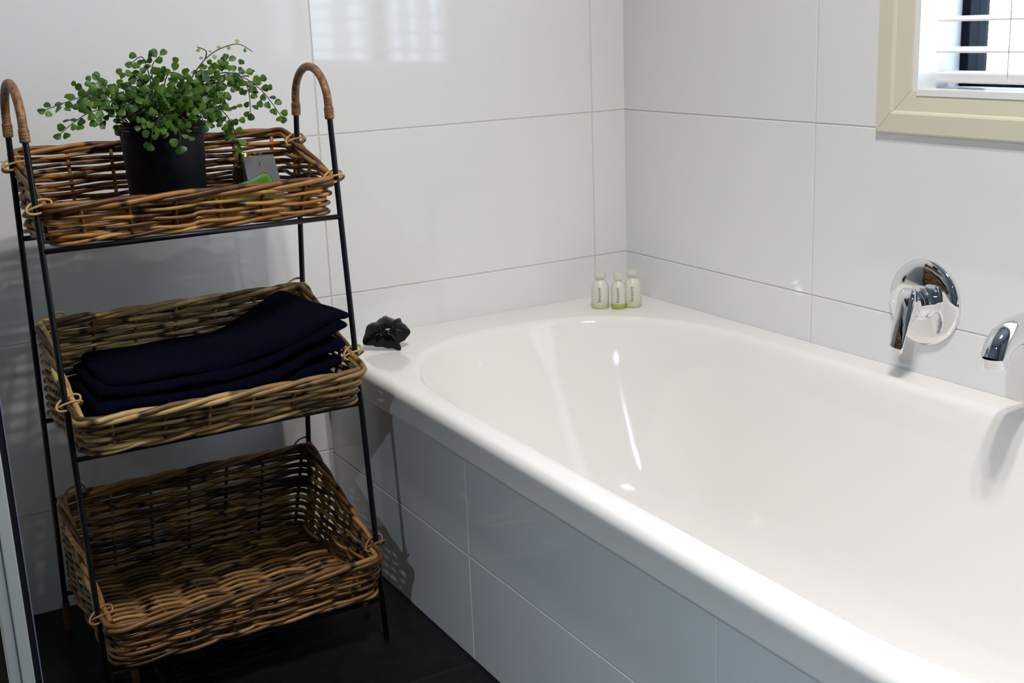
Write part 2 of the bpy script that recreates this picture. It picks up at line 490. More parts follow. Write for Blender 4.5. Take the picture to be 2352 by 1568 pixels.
lo.rotation_euler = AIM.to_track_quat('-Z', 'Y').to_euler()

# ------------------------------------------------------------------ bathtub
def make_tub():
    top, lip = 0.398, 0.3455
    cx, a0, L0 = -0.3685, 0.3035, 0.36
    yf, yn = -0.118, -1.690
    n_end, n_side = 56, 14
    spec = []                                             # (spine point, unit param) for each column
    for k in range(n_end + 1):
        spec.append(('far', math.pi * k / n_end, None))
    for k in range(1, n_side):
        spec.append(('left', None, k / n_side))
    for k in range(n_end + 1):
        spec.append(('near', math.pi + math.pi * k / n_end, None))
    for k in range(1, n_side):
        spec.append(('right', None, k / n_side))
    ex = 2.35
    def col(s, off, ke):
        a = a0 + off; L = L0 + off * ke
        c0, c1 = yf - L0, yn + L0
        kind, t, u = s
        if kind in ('far', 'near'):
            c, sn = math.cos(t), math.sin(t)
            x = cx + a * math.copysign(abs(c) ** (2 / ex), c)
            y = (c0 if kind == 'far' else c1) + L * math.copysign(abs(sn) ** (2 / ex), sn)
        elif kind == 'left':
            x, y = cx - a, c0 + (c1 - c0) * u
        else:
            x, y = cx + a, c1 + (c0 - c1) * u
        return x, y
    X0, X1, Y0, Y1 = -0.7180, -0.0045, -1.80, -0.0045
    def rect(s, inset):
        x0, x1, y0, y1 = X0 + inset, X1, Y0 + inset, Y1
        px, py = col(s, 0, 1)
        kind = s[0]
        c = (cx, yf - L0) if kind == 'far' else (cx, yn + L0) if kind == 'near' else (cx, py)
        dx, dy = px - c[0], py - c[1]
        tt = 1e9
        if dx > 1e-9: tt = min(tt, (x1 - c[0]) / dx)
        if dx < -1e-9: tt = min(tt, (x0 - c[0]) / dx)
        if dy > 1e-9: tt = min(tt, (y1 - c[1]) / dy)
        if dy < -1e-9: tt = min(tt, (y0 - c[1]) / dy)
        return c[0] + dx * tt, c[1] + dy * tt
    loops = []
    rr = 0.015
    loops.append(('r', 0.016, lip)); loops.append(('r', 0.0020, lip)); loops.append(('r', 0.0010, lip + 0.0015)); loops.append(('r', 0.0009, lip + 0.005)); loops.append(('r', 0.0004, top - rr - 0.004)); loops.append(('r', 0.0, top - rr))
    for k in range(1, 6):
        t = math.pi / 2 * k / 5
        loops.append(('r', rr * (1 - math.cos(t)), top - rr * (1 - math.sin(t))))
    for off, z, ke in ((0.016, top, 1), (0.009, top - 0.0006, 1), (0.004, top - 0.0026, 1), (0.000, top - 0.006, 1), (-0.003, top - 0.012, 1), (-0.006, top - 0.020, 1.05),
                       (-0.012, top - 0.034, 1.25), (-0.026, 0.30, 1.5), (-0.040, 0.235, 1.75), (-0.055, 0.17, 1.9), (-0.067, 0.12, 2.0),
                       (-0.078, 0.088, 2.0), (-0.094, 0.066, 2.0), (-0.118, 0.055, 1.9), (-0.16, 0.050, 1.75), (-0.24, 0.048, 1.3)):
        loops.append(('i', off, z, ke))
    V, F = [], []
    n = len(spec)
    for l in loops:
        for s in spec:
            x, y = rect(s, l[1]) if l[0] == 'r' else col(s, l[1], l[3])
            w = min(max((x / X0), 0), 1)
            x += 0.020 * y * w                            # the outer side runs slightly out of parallel
            V.append((x, y, l[2]))
    for i in range(len(loops) - 1):
        for k in range(n):
            m2 = (k + 1) % n
            F.append((i * n + k, i * n + m2, (i + 1) * n + m2, (i + 1) * n + k))
    F.append(tuple((len(loops) - 1) * n + k for k in range(n)))
    return V, F
tub = thing('bathtub', (-0.36, -0.9, 0.0), 'white acrylic bathtub with rounded inside set in the corner', 'bathtub')
mk('shell', make_tub(), M['acrylic'], tub, smooth=True, angle=38)
mk('waste', lathe([(0.034, 0.0485), (0.034, 0.0505), (0.026, 0.0525), (0.002, 0.053)], 24, (-0.40, -1.25, 0)), M['chrome'], tub)

# ------------------------------------------------------------------ mixer and spout
MY, MZ = -0.8175, 0.5175
mx = thing('bath_mixer', (-0.004, MY, MZ), 'round chrome bath mixer with a downward lever on the tiled wall', 'tap')
mk('cover_plate', lathe([(0.0690, 0.0005), (0.0693, 0.004), (0.0680, 0.0075), (0.0650, 0.0092), (0.050, 0.0104), (0.028, 0.0112)], 64, (-0.004, MY, MZ), '-x'), M['chrome'], mx, angle=50)
mk('valve_body', lathe([(0.0275, 0.0112), (0.0275, 0.0145), (0.0255, 0.0155), (0.0235, 0.016), (0.0235, 0.026), (0.0222, 0.0268), (0.0222, 0.0282), (0.0232, 0.029), (0.0230, 0.036)], 40, (-0.004, MY, MZ), '-x'), M['chrome'], mx, angle=40)
# lever: a thick rounded cap that sweeps into a flat paddle pointing down
def lever():
    V, F = [], []
    st = [  # z offset, front x (out of the wall), back x, half width
        (0.0270, 0.0400, 0.0370, 0.0080), (0.0255, 0.0430, 0.0350, 0.0125), (0.020, 0.0470, 0.0340, 0.0158), (0.010, 0.0500, 0.0335, 0.0172),
        (-0.004, 0.0530, 0.0335, 0.0172), (-0.014, 0.0550, 0.0355, 0.0168), (-0.021, 0.0563, 0.0420, 0.0162), (-0.028, 0.0575, 0.0485, 0.0156),
        (-0.038, 0.0595, 0.0535, 0.0152), (-0.050, 0.0620, 0.0572, 0.0148), (-0.062, 0.0642, 0.0598, 0.0142), (-0.070, 0.0655, 0.0618, 0.0132), (-0.0735, 0.0655, 0.0628, 0.0100)]
    m = 16
    for z, xf, xb, hw in st:
        xc, hx = (xf + xb) / 2, (xf - xb) / 2
        for k in range(m):
            t = 2 * math.pi * k / m
            c, s = math.cos(t), math.sin(t)
            V.append((-0.004 - (xc + hx * math.copysign(abs(c) ** 0.5, c)), MY + hw * math.copysign(abs(s) ** 0.6, s), MZ + z))
    for i in range(len(st) - 1):
        for k in range(m):
            l = (k + 1) % m
            F.append((i * m + k, i * m + l, (i + 1) * m + l, (i + 1) * m + k))
    F.append(tuple(range(m))[::-1]); F.append(tuple((len(st) - 1) * m + k for k in range(m)))
    return V, F
mk('lever', lever(), M['chrome'], mx, angle=60)

sp = thing('bath_spout', (-0.004, -1.072, 0.547), 'chrome bath spout curving down over the bathtub', 'tap')
SY = -1.072
pth = smooth_path([(-0.010, SY, 0.5470), (-0.055, SY, 0.5445), (-0.100, SY, 0.5405), (-0.131, SY, 0.5355), (-0.1500, SY, 0.5225), (-0.1570, SY, 0.5055)], 8)
rd = [0.0220 - 0.0030 * min(1, i / (len(pth) - 1)) for i in range(len(pth))]
mk('spout_body', tube(pth, rd, 28), M['chrome'], sp, angle=60)
mk('wall_flange', lathe([(0.034, 0.0005), (0.034, 0.004), (0.031, 0.0065), (0.0222, 0.0075)], 40, (-0.004, SY, 0.547), '-x'), M['chrome'], sp, angle=40)
mk('aerator', lathe([(0.013, 0.4940), (0.0165, 0.4943), (0.0168, 0.4955), (0.0168, 0.508)], 32, (-0.1575, SY, 0)), M['chrome'], sp, angle=40)

# ------------------------------------------------------------------ wicker stand: black metal frame
SX0, SX1 = -1.2420, -0.8020
ZA = 0.861
def leg_y(front, z):
    k = z / ZA
    return (-0.4325 + (-0.3535 + 0.4325) * k) if front else (-0.106 + (-0.2150 + 0.106) * k)
stand = thing('basket_stand', (-1.022, -0.27, 0.0), 'black metal three-tier stand with rattan-wrapped arched handles', 'stand')
RR = 0.0044
def arch(x, z0=ZA, grow=0.0, n=22):
    yr, yf = leg_y(False, z0), leg_y(True, z0)
    yc, hy = (yr + yf) / 2, (yr - yf) / 2
    return [(x, yc + hy * math.cos(math.pi * k / n), z0 + 0.056 * math.sin(math.pi * k / n)) for k in range(n + 1)]
for x in (SX0, SX1):
    path = [(x, leg_y(False, z), z) for z in (0.0, 0.2, 0.4, 0.6, 0.8)] + arch(x) + [(x, leg_y(True, z), z) for z in (0.8, 0.6, 0.4, 0.2, 0.0)]
    mk('side_frame', tube(path, RR, 10), M['black_metal'], stand)
    a = [(x, leg_y(False, ZA - d), ZA - d) for d in (0.022, 0.016, 0.011, 0.005)] + arch(x, n=40) + [(x, leg_y(True, ZA - d), ZA - d) for d in (0.005, 0.011, 0.016, 0.022)]
    P = smooth_path(a, 6)
    L = [0.0]
    for i in range(1, len(P)): L.append(L[-1] + (P[i] - P[i - 1]).length)
    def wr(s):
        r = 0.0060 + 0.0004 * abs(math.sin(s * math.pi / 0.0045))
        for c in (0.010, L[-1] - 0.010):
            if abs(s - c) < 0.009: r = 0.0068 + 0.0008 * abs(math.sin(s * math.pi / 0.004))
        return r
    Q, S = [], 0.0
    i = 0
    while S < L[-1]:
        while i < len(L) - 2 and L[i + 1] < S: i += 1
        t = (S - L[i]) / max(1e-9, L[i + 1] - L[i])
        Q.append((P[i].lerp(P[i + 1], t), wr(S))); S += 0.0011
    mk('handle_wrap', tube([q[0] for q in Q], [q[1] for q in Q], 10), M['rattan_wrap'], stand)
    for fr in (False,):
        fp = [(x, leg_y(fr, z), z) for z in (0.001, 0.012, 0.024, 0.036, 0.048, 0.060)]
        mk('foot_wrap', tube(fp, [0.0064, 0.0068, 0.0064, 0.0068, 0.0064, 0.0060], 10), M['dry'], stand)
def bar(z, front, r=0.0040):
    y = leg_y(front, z)
    mk('crossbar', tube([(SX0, y, z), (SX1, y, z)], r, 10), M['black_metal'], stand)
for z, fr in ((0.692, True), (0.687, False), (0.397, True), (0.390, False), (0.540, False), (0.250, False), (0.076, False), (0.070, True)):
    bar(z, fr)

# ------------------------------------------------------------------ wicker baskets
def piece_tint(n, seglen, rng, base=None):
    """tone along a strand: pieces of cane of different tone with a dark node where two meet"""
    out = []
    t = rng.uniform(0.25, 0.95); left = rng.randint(seglen // 2, seglen * 2)
    for i in range(n):
        if left <= 0:
            t = rng.uniform(0.25, 0.95); left = rng.randint(seglen // 2, seglen * 2)
            out.append(0.02)
        else:
            out.append(t)
        left -= 1
    return out

def strand(name, path, r, m, parent, rng, sides=7, closed=False):
    vf = tube(path, [r * rng.uniform(0.93, 1.07) for _ in path], sides, closed)
    pt = piece_tint(len(path), 16, rng)
    tint = [pt[i] for i in range(len(path)) for _ in range(sides)]
    return mk(name, vf, m, parent, tint=tint)

def basket(label, m, yb_bot, zb_bot, yf_bot, zf_bot, yb_rim, zb_rim, yf_rim, zf_rim, seed, pitch=0.0080, sr=0.0037, floor_pitch=0.0082, stake_gap=0.070, twist=0.19, rim_r=0.0041, base_x=0.205, rim_x=0.212):
    rng = random.Random(seed)
    xc = (SX0 + SX1) / 2
    root = thing('wicker_basket', (xc, (yb_bot + yf_bot) / 2, min(zb_bot, zf_bot)), label, 'basket', 'wicker baskets on the black metal stand')
    Hb, Hf = zb_rim - zb_bot, zf_rim - zf_bot
    # unit rounded rectangle: u in [-1,1] across, v 0 (back) .. 1 (front), with corner rounding
    D = yb_bot - yf_bot
    rc = 0.022
    W2 = base_x
    per = []                                             # (x/W2, v, nx, ny)
    def addline(p, q, nrm, step=0.0078):
        L = math.hypot(q[0] - p[0], q[1] - p[1]); n = max(1, int(L / step))
        for k in range(n):
            t = k / n
            per.append((p[0] + (q[0] - p[0]) * t, p[1] + (q[1] - p[1]) * t, nrm[0], nrm[1]))
    def addarc(c, a0, a1, n=5):
        for k in range(n):
            a = a0 + (a1 - a0) * k / n
            per.append((c[0] + rc * math.cos(a), c[1] + rc * math.sin(a), math.cos(a), math.sin(a)))
    w, d = W2, D                                        # local: x in [-w,w], y in [0 (front), d (back)]
    addline((0, 0), (w - rc, 0), (0, -1))
    addarc((w - rc, rc), -math.pi / 2, 0)
    addline((w, rc), (w, d - rc), (1, 0))
    addarc((w - rc, d - rc), 0, math.pi / 2)
    addline((w - rc, d), (-w + rc, d), (0, 1))
    addarc((-w + rc, d - rc), math.pi / 2, math.pi)
    addline((-w, d - rc), (-w, rc), (-1, 0))
    addarc((-w + rc, rc), math.pi, math.pi * 1.5)
    addline((-w + rc, 0), (0, 0), (0, -1))
    n = len(per)
    s = [0.0]
    for i in range(1, n): s.append(s[-1] + math.hypot(per[i][0] - per[i - 1][0], per[i][1] - per[i - 1][1]))
    total = s[-1] + math.hypot(per[0][0] - per[-1][0], per[0][1] - per[-1][1])
    ns = 2 * int(round(total / stake_gap / 2)) + 1
    def H(v):                                           # wall height, v = 0 at the back, 1 in front
        k = min(max((v - 0.06) / 0.88, 0), 1)
        return Hb + (Hf - Hb) * k
    def pos(i, h, off=0.0):
        lx, ly, nx, ny = per[i]
        v = 1 - ly / d
        hh = h / H(v)
        zb = zb_bot + (zf_bot - zb_bot) * v
        yb = yb_bot + (yb_rim - yb_bot) * min(h / Hb, 1.1)
        yf = yf_bot + (yf_rim - yf_bot) * min(h / Hf, 1.15) if h < Hf * 1.15 else yf_bot + (yf_rim - yf_bot) * 1.0
        y = yb + (yf - yb) * v
        x = lx * (1 + (rim_x / base_x - 1) * min(hh, 1.0))
        return Vector((xc + x + nx * off, y + ny * off, zb + h)), v
    A = 0.0046
    rows = int((Hb - 0.006) / pitch)
    for k in range(rows):
        h = 0.006 + k * pitch
        ok = [i for i in range(n) if H(1 - per[i][1] / d) - h > 0.006]
        if len(ok) < 12: continue
        full = len(ok) == n
        if full: idx = list(range(n))
        else: idx = list(range(ok[0], ok[-1] + 1))
        ph = rng.uniform(0, 6.28)
        path = []
        for i in idx:
            q = s[i] / total * ns
            if full and k % 2: q += 1.0
            off = A * math.sin(math.pi * (q + (k % 2 if not full else 0)))
            # courses bow up and down a little where they pass the stakes
            hz = h + 0.0013 * math.sin(s[i] * 24 + ph) + 0.0008 * math.sin(s[i] * 61 + ph * 2)
            path.append(pos(i, max(hz, 0.003), off)[0])
        strand('weave_strand', path, sr * rng.uniform(0.82, 1.12), m, root, rng, closed=full)
    # stakes
    for k in range(ns):
        tq = (k + 0.5) / ns * total
        i = min(range(n), key=lambda j: abs(s[j] - tq))
        v = 1 - per[i][1] / d
        hm = H(v)
        path = [pos(i, hm * t, rng.uniform(-.0006, .0006))[0] for t in (0.0, 0.2, 0.4, 0.6, 0.8, 0.98)]
        strand('stake', path, 0.0030, m, root, rng, sides=6)
    # rim: three canes twisted round each other, and a thinner pair round the foot
    for j in range(3):
        path = []
        for i in range(n):
            v = 1 - per[i][1] / d
            a = s[i] / total * 2 * math.pi * round(total / twist) + j * 2.094
            p, _ = pos(i, H(v), 0.0050 * math.cos(a))
            path.append(p + Vector((0, 0, 0.0042 * math.sin(a))))
        strand('rim_cane', path, rim_r * rng.uniform(.95, 1.1), m, root, rng, closed=True)
    for j in range(2):
        path = []
        for i in range(n):
            a = s[i] / total * 2 * math.pi * round(total / 0.15) + j * math.pi
            p, _ = pos(i, 0.0005, 0.004 * math.cos(a) + 0.002)
            path.append(p + Vector((0, 0, 0.0028 * math.sin(a))))
        strand('base_cane', path, 0.0033, m, root, rng, closed=True)
    # woven floor
    nf = int((D - 0.014) / floor_pitch)
    bars = [-w + 0.035 + (2 * w - 0.07) * k / 5 for k in range(6)]
    for k in range(nf):
        t = (k + 0.5) / nf
        y = yb_bot - 0.007 - (D - 0.014) * t
        v = (yb_bot - y) / D
        z = zb_bot + (zf_bot - zb_bot) * v + 0.002
        ph = rng.uniform(0, 6.28)
        path = []
        m_ = 44
        for q in range(m_ + 1):
            x = -w + 0.006 + (2 * w - 0.012) * q / m_
            path.append((xc + x, y + 0.0009 * math.sin(x * 40 + ph), z + 0.0044 * math.sin(math.pi * ((x - bars[0]) / (bars[1] - bars[0]) + 0.5 + k % 2))))
        strand('floor_strand', path, 0.0036 * rng.uniform(.85, 1.1), m, root, rng, sides=6)
    for bx in bars:
        strand('floor_stake', [(xc + bx, yb_bot - D * t, zb_bot + (zf_bot - zb_bot) * t + 0.002) for t in (0.01, .25, .5, .75, .99)], 0.0036, m, root, rng, sides=6)
    # rattan ties that lash the rim to the legs
    for sx in (-1, 1):
        for fr in (False, True):
            zt = zf_rim if fr else zb_rim
            # where the leg passes the side rim
            best = min(range(n), key=lambda j: (abs(pos(j, H(1 - per[j][1] / d))[0].y - leg_y(fr, pos(j, H(1 - per[j][1] / d))[0].z)) + (0 if per[j][0] * sx > w * 0.7 else 9)))
            pr = pos(best, H(1 - per[best][1] / d))[0]
            xl = SX0 if sx < 0 else SX1
            cy, cz = leg_y(fr, pr.z), pr.z
            for t in range(2):
                ring = []
                for q in range(14):
                    a = 2 * math.pi * q / 14
                    xm = (pr.x + xl) / 2 - sx * 0.0005
                    ring.append((xm + 0.0185 * math.cos(a), (pr.y + cy) / 2 + (0.007 + 0.004 * t) * math.sin(a + t) , cz + (0.008 if t else -0.007) * math.sin(a) + 0.005 * (t - .5) + 0.003 * math.cos(a)))
                mk('tie', tube(smooth_path(ring, 2, True), 0.0018, 6, True), M['rattan_tie'] if seed != 3 else M['rattan_wrap'], root)
    return root

B1 = basket('shallow reddish-brown wicker basket on the top tier, holding the fern', M['wick_red'], -0.150, 0.695, -0.364, 0.701, -0.152, 0.811, -0.378, 0.7505, 1, pitch=0.0071, sr=0.0033, twist=0.26, rim_r=0.0037)
B2 = basket('tan wicker basket on the middle tier, holding navy towels', M['wick_tan'], -0.125, 0.400, -0.420, 0.410, -0.186, 0.553, -0.446, 0.462, 2, pitch=0.0074, sr=0.0036)
B3 = basket('empty deep brown wicker basket on the bottom tier', M['wick_brown'], -0.090, 0.086, -0.446, 0.091, -0.150, 0.256, -0.462, 0.156, 3, pitch=0.0070, sr=0.0035)
for x, y in ((-1.205, -0.437), (-0.836, -0.437)):
    strand('peg', [(x, y, 0.050), (x, y, 0.085), (x, y, 0.110)], 0.0055, M['dry'], B3, random.Random(5))

# ------------------------------------------------------------------ potted fern
PC = Vector((-1.036, -0.272, 0.7065))
fern = thing('potted_fern', PC, 'maidenhair fern in a dark navy plastic pot', 'potted plant')
mk('pot', lathe([(0.001, 0.0), (0.052, 0.0), (0.055, 0.004), (0.0605, 0.125), (0.0605, 0.126), (0.0665, 0.127), (0.0675, 0.130), (0.0675, 0.138), (0.0655, 0.140), (0.0625, 0.139), (0.0605, 0.120)], 48, PC), M['pot'], fern, angle=35)
for k in range(4):
    a = 0.5 + k * math.pi / 2
    c, s_ = math.cos(a), math.sin(a)
    mk('rim_tab', rbox(PC.x + 0.068 * c - .006, PC.x + 0.068 * c + .006, PC.y + 0.068 * s_ - .006, PC.y + 0.068 * s_ + .006, PC.z + .126, PC.z + .136, .002), M['pot'], fern, smooth=False)
mk('soil', lathe([(0.058, 0.118), (0.045, 0.125), (0.02, 0.130), (0.001, 0.131)], 24, PC), M['soil'], fern)

FR = {
    'left': [(-1.054, -0.285, 0.858), (-1.083, -0.288, 0.889), (-1.124, -0.292, 0.898), (-1.164, -0.296, 0.889), (-1.200, -0.300, 0.879)],
    'left_low': [(-1.062, -0.290, 0.856), (-1.109, -0.305, 0.873), (-1.142, -0.310, 0.872), (-1.168, -0.312, 0.859), (-1.187, -0.315, 0.846)],
    'left_mid': [(-1.053, -0.280, 0.862), (-1.076, -0.275, 0.892), (-1.102, -0.272, 0.906), (-1.133, -0.270, 0.898)],
    'left_mid2': [(-1.059, -0.290, 0.857), (-1.089, -0.295, 0.878), (-1.116, -0.298, 0.891), (-1.147, -0.300, 0.883)],
    'up': [(-1.037, -0.285, 0.861), (-1.044, -0.278, 0.892), (-1.046, -0.272, 0.920), (-1.052, -0.270, 0.943), (-1.066, -0.268, 0.937)],
    'up2': [(-1.037, -0.280, 0.860), (-1.042, -0.275, 0.906), (-1.039, -0.272, 0.931), (-1.026, -0.270, 0.944)],
    'up3': [(-1.039, -0.285, 0.861), (-1.054, -0.290, 0.898), (-1.066, -0.292, 0.915), (-1.073, -0.292, 0.919)],
    'upr': [(-1.027, -0.280, 0.860), (-1.026, -0.275, 0.899), (-1.014, -0.272, 0.919), (-0.993, -0.270, 0.912), (-0.984, -0.270, 0.902)],
    'right': [(-1.011, -0.280, 0.859), (-0.975, -0.272, 0.896), (-0.934, -0.265, 0.914), (-0.900, -0.262, 0.905), (-0.870, -0.260, 0.881), (-0.845, -0.260, 0.843)],
    'right2': [(-1.008, -0.275, 0.858), (-0.969, -0.265, 0.898), (-0.942, -0.258, 0.919), (-0.919, -0.255, 0.931)],
    'right3': [(-1.009, -0.285, 0.859), (-0.962, -0.285, 0.898), (-0.925, -0.288, 0.914), (-0.905, -0.290, 0.892), (-0.904, -0.292, 0.854)],
    'right4': [(-1.007, -0.290, 0.857), (-0.978, -0.300, 0.885), (-0.952, -0.305, 0.892), (-0.949, -0.310, 0.875)],
    'rlow': [(-1.004, -0.300, 0.855), (-0.975, -0.320, 0.873), (-0.955, -0.328, 0.857), (-0.945, -0.332, 0.833), (-0.942, -0.334, 0.811)],
    'rlow2': [(-1.005, -0.290, 0.853), (-0.974, -0.300, 0.863), (-0.956, -0.305, 0.858), (-0.947, -0.308, 0.840)],
    'front': [(-1.050, -0.310, 0.855), (-1.064, -0.345, 0.849), (-1.072, -0.358, 0.840), (-1.076, -0.362, 0.827)],
    'front2': [(-1.027, -0.310, 0.851), (-1.032, -0.345, 0.844), (-1.033, -0.358, 0.834), (-1.036, -0.362, 0.819)],
    'front3': [(-1.039, -0.310, 0.857), (-1.050, -0.335, 0.864), (-1.061, -0.350, 0.853), (-1.058, -0.358, 0.842)],
    'ctr1': [(-1.040, -0.290, 0.856), (-1.064, -0.310, 0.880), (-1.085, -0.320, 0.884), (-1.098, -0.325, 0.874)],
    'ctr2': [(-1.027, -0.290, 0.855), (-1.025, -0.315, 0.881), (-1.008, -0.325, 0.885), (-0.994, -0.330, 0.875)],
    'ctr3': [(-1.033, -0.290, 0.856), (-1.041, -0.310, 0.885), (-1.056, -0.320, 0.894), (-1.070, -0.325, 0.887)],
    'ctr4': [(-1.021, -0.280, 0.854), (-1.003, -0.275, 0.888), (-0.985, -0.272, 0.896), (-0.965, -0.270, 0.887)],
    'ctr5': [(-1.023, -0.300, 0.854), (-1.003, -0.325, 0.871), (-0.994, -0.335, 0.860), (-0.992, -0.340, 0.845)],
    'pale': [(-0.993, -0.262, 0.887), (-0.974, -0.258, 0.916), (-0.950, -0.255, 0.939), (-0.925, -0.252, 0.951), (-0.899, -0.250, 0.955), (-0.878, -0.248, 0.943)],
    'pale2': [(-0.955, -0.255, 0.935), (-0.952, -0.254, 0.947), (-0.965, -0.253, 0.954)],
}
def leaflet_vf():
    """rounded fan-shaped pinnule, base at the origin, growing along +y, gently cupped"""
    V, F = [(0, 0, 0)], []
    out = [(-0.10, 0.10), (-0.34, 0.34), (-0.47, 0.62), (-0.38, 0.86), (-0.17, 0.98), (0.0, 0.95), (0.17, 1.0), (0.38, 0.88), (0.47, 0.62), (0.34, 0.32), (0.10, 0.10)]
    for sc in (0.55, 1.0):
        for x, y in out:
            V.append((x * sc, y * sc, 0.10 * sc * (1 - sc) - 0.35 * (x * sc) ** 2 + 0.08 * y * sc))
    n = len(out)
    for k in range(n - 1):
        F.append((0, 2 + k, 1 + k))
        F.append((1 + k, 2 + k, n + 2 + k, n + 1 + k))
    return V, F
lv, lf = leaflet_vf()
def leaf_mesh(m):
    me = bpy.data.meshes.new('leaflet'); me.from_pydata(lv, [], lf); me.materials.append(m)
    me.polygons.foreach_set('use_smooth', [True] * len(me.polygons)); me.update()
    return me
LEAF, LEAFP = leaf_mesh(M['leaf']), leaf_mesh(M['leaf_pale'])
rng = random.Random(4)
def leaf_frame(p, dirv, out, size):
    y = dirv.normalized()
    z = (out - y * out.dot(y)); z = z.normalized() if z.length > 1e-4 else Vector((0, 0, 1))
    x = y.cross(z)
    return Matrix(((x.x * size, y.x * size, z.x * size, p.x), (x.y * size, y.y * size, z.y * size, p.y), (x.z * size, y.z * size, z.z * size, p.z), (0, 0, 0, 1)))
VIEW = Vector((-0.35, -0.75, 0.55))                        # fronds turn their faces to the open room and the light
stuffV, stuffF = [], []
for name, ctl in FR.items():
    pale = name.startswith('pale')
    P = smooth_path(ctl, 10)
    base = Vector((PC.x + (ctl[0][0] - PC.x) * 0.5, PC.y + (ctl[0][1] - PC.y) * 0.5, PC.z + 0.125))
    if name == 'pale2': base = Vector(ctl[0])
    P = smooth_path([base, base.lerp(P[0], 0.5) + Vector((0, 0, 0.004))], 4) + P if name != 'pale2' else P
    n = len(P)
    fr = mk('frond', tube(P, [0.0010 * (1 - 0.6 * i / n) + 0.0002 for i in range(n)], 5), M['stem'], fern)
    L = 0.0; side = 1; nxt = 0.020 if not pale else 0.045
    if name == 'pale2': nxt = 0.010
    tot = sum((P[i + 1] - P[i]).length for i in range(n - 1))
    for i in range(1, n):
        L += (P[i] - P[i - 1]).length
        while L >= nxt:
            t = (P[i] - P[i - 1]).normalized()
            k = min(1.0, nxt / tot)
            face = (VIEW + Vector((rng.uniform(-.5, .5), rng.uniform(-.3, .3), rng.uniform(-.5, .5)))).normalized()
            perp = t.cross(face).normalized() * side
            outer = [(0.0, 1.0)]
            if not pale and 0.12 < k < 0.82: outer.append((0.010, 0.92))           # pinnae carry several leaflets near the middle
            if not pale and 0.25 < k < 0.68: outer.append((0.019, 0.80))
            for dd, sc in outer:
                droop = Vector((0, 0, -0.25 if pale else -0.15))
                dv = (perp * 1.0 + t * rng.uniform(0.1, 0.7) + droop + Vector((rng.uniform(-.25, .25), rng.uniform(-.25, .25), rng.uniform(-.25, .25)))).normalized()
                p = P[i] + dv * (0.0015 + dd) + face * rng.uniform(-0.003, 0.003)
                size = (rng.uniform(0.0105, 0.0145) * sc) if not pale else rng.uniform(0.0055, 0.008)
                mw = leaf_frame(p, dv, face, size)
                o = bpy.data.objects.new('leaflet', LEAFP if pale else LEAF)
                link(o, fr)
                o.matrix_local = Matrix.Translation(-wloc(fr)) @ mw
            side = -side
            nxt += rng.uniform(0.0072, 0.0092) if not pale else rng.uniform(0.011, 0.018)
    if not pale:
        t = (P[-1] - P[-3]).normalized()
        o = bpy.data.objects.new('leaflet', LEAF); link(o, fr)
        o.matrix_local = Matrix.Translation(-wloc(fr)) @ leaf_frame(P[-1], t, VIEW, 0.0125)
# crowded leaflets in the heart of the plant, too many and too hidden to count
for k in range(230):
    a = rng.uniform(0, 2 * math.pi); r = 0.066 * math.sqrt(rng.uniform(0.02, 1)); h = rng.uniform(0.0, 1.0)
    p = Vector((PC.x + r * math.cos(a) * (1 + 0.35 * h), PC.y + r * math.sin(a) * (0.9 + 0.2 * h), PC.z + 0.148 + 0.045 * h * (1 - 0.4 * r / 0.066) + 0.006))
    dv = Vector((rng.uniform(-1, 1), rng.uniform(-1, 1), rng.uniform(-.7, .5))).normalized()
    face = (VIEW + Vector((rng.uniform(-.8, .8), rng.uniform(-.6, .6), rng.uniform(-.6, .6)))).normalized()
    mw = leaf_frame(p, dv, face, rng.uniform(0.009, 0.0125))
    nn = len(stuffV)
    stuffV += [tuple(mw @ Vector(q)) for q in lv]
    stuffF += [tuple(i + nn for i in q) for q in lf]
tag(mk('foliage', (stuffV, stuffF), M['leaf'], fern), kind='stuff')
dv_, df_ = [], []
for k in range(150):
    a = rng.uniform(0, 2 * math.pi); r = 0.058 * math.sqrt(rng.uniform(0.05, 1))
    p0 = Vector((PC.x + r * .6 * math.cos(a), PC.y + r * .6 * math.sin(a), PC.z + 0.124))
    p2 = Vector((PC.x + r * 1.1 * math.cos(a) + rng.uniform(-.014, .014), PC.y + r * 1.1 * math.sin(a) + rng.uniform(-.014, .014), PC.z + 0.124 + rng.uniform(0.012, 0.052)))
    p1 = p0.lerp(p2, .5) + Vector((rng.uniform(-.008, .008), rng.uniform(-.008, .008), rng.uniform(0, .008)))
    dv_, df_ = join((dv_, df_), tube([p0, p1, p2], [0.0011, 0.0012, 0.0006], 4))
tag(mk('dry_fronds', (dv_, df_), M['dry'], fern), kind='stuff')

# ------------------------------------------------------------------ things in the top basket
bt = thing('toiletry_bottle', (-0.893, -0.196, 0.7065), 'dark amber toiletry bottle with a gold cap behind the grey carton', 'bottle')
mk('body', lathe([(0.001, 0.0), (0.0165, 0.0), (0.018, 0.002), (0.018, 0.052), (0.0165, 0.057), (0.009, 0.061), (0.0085, 0.064)], 28, (-0.893, -0.196, 0.7065)), M['amber'], bt, angle=40)
mk('cap', lathe([(0.010, 0.064), (0.0105, 0.0645), (0.0105, 0.078), (0.0095, 0.0795), (0.001, 0.0797)], 28, (-0.893, -0.196, 0.7065)), M['gold'], bt, angle=40)
b2 = thing('toiletry_bottle', (-0.862, -0.180, 0.7065), 'small gold-capped bottle mostly hidden behind the grey carton', 'bottle')
mk('body', lathe([(0.001, 0.0), (0.0125, 0.0), (0.0135, 0.002), (0.0135, 0.052), (0.012, 0.056), (0.008, 0.060)], 24, (-0.862, -0.180, 0.7065)), M['amber'], b2, angle=40)
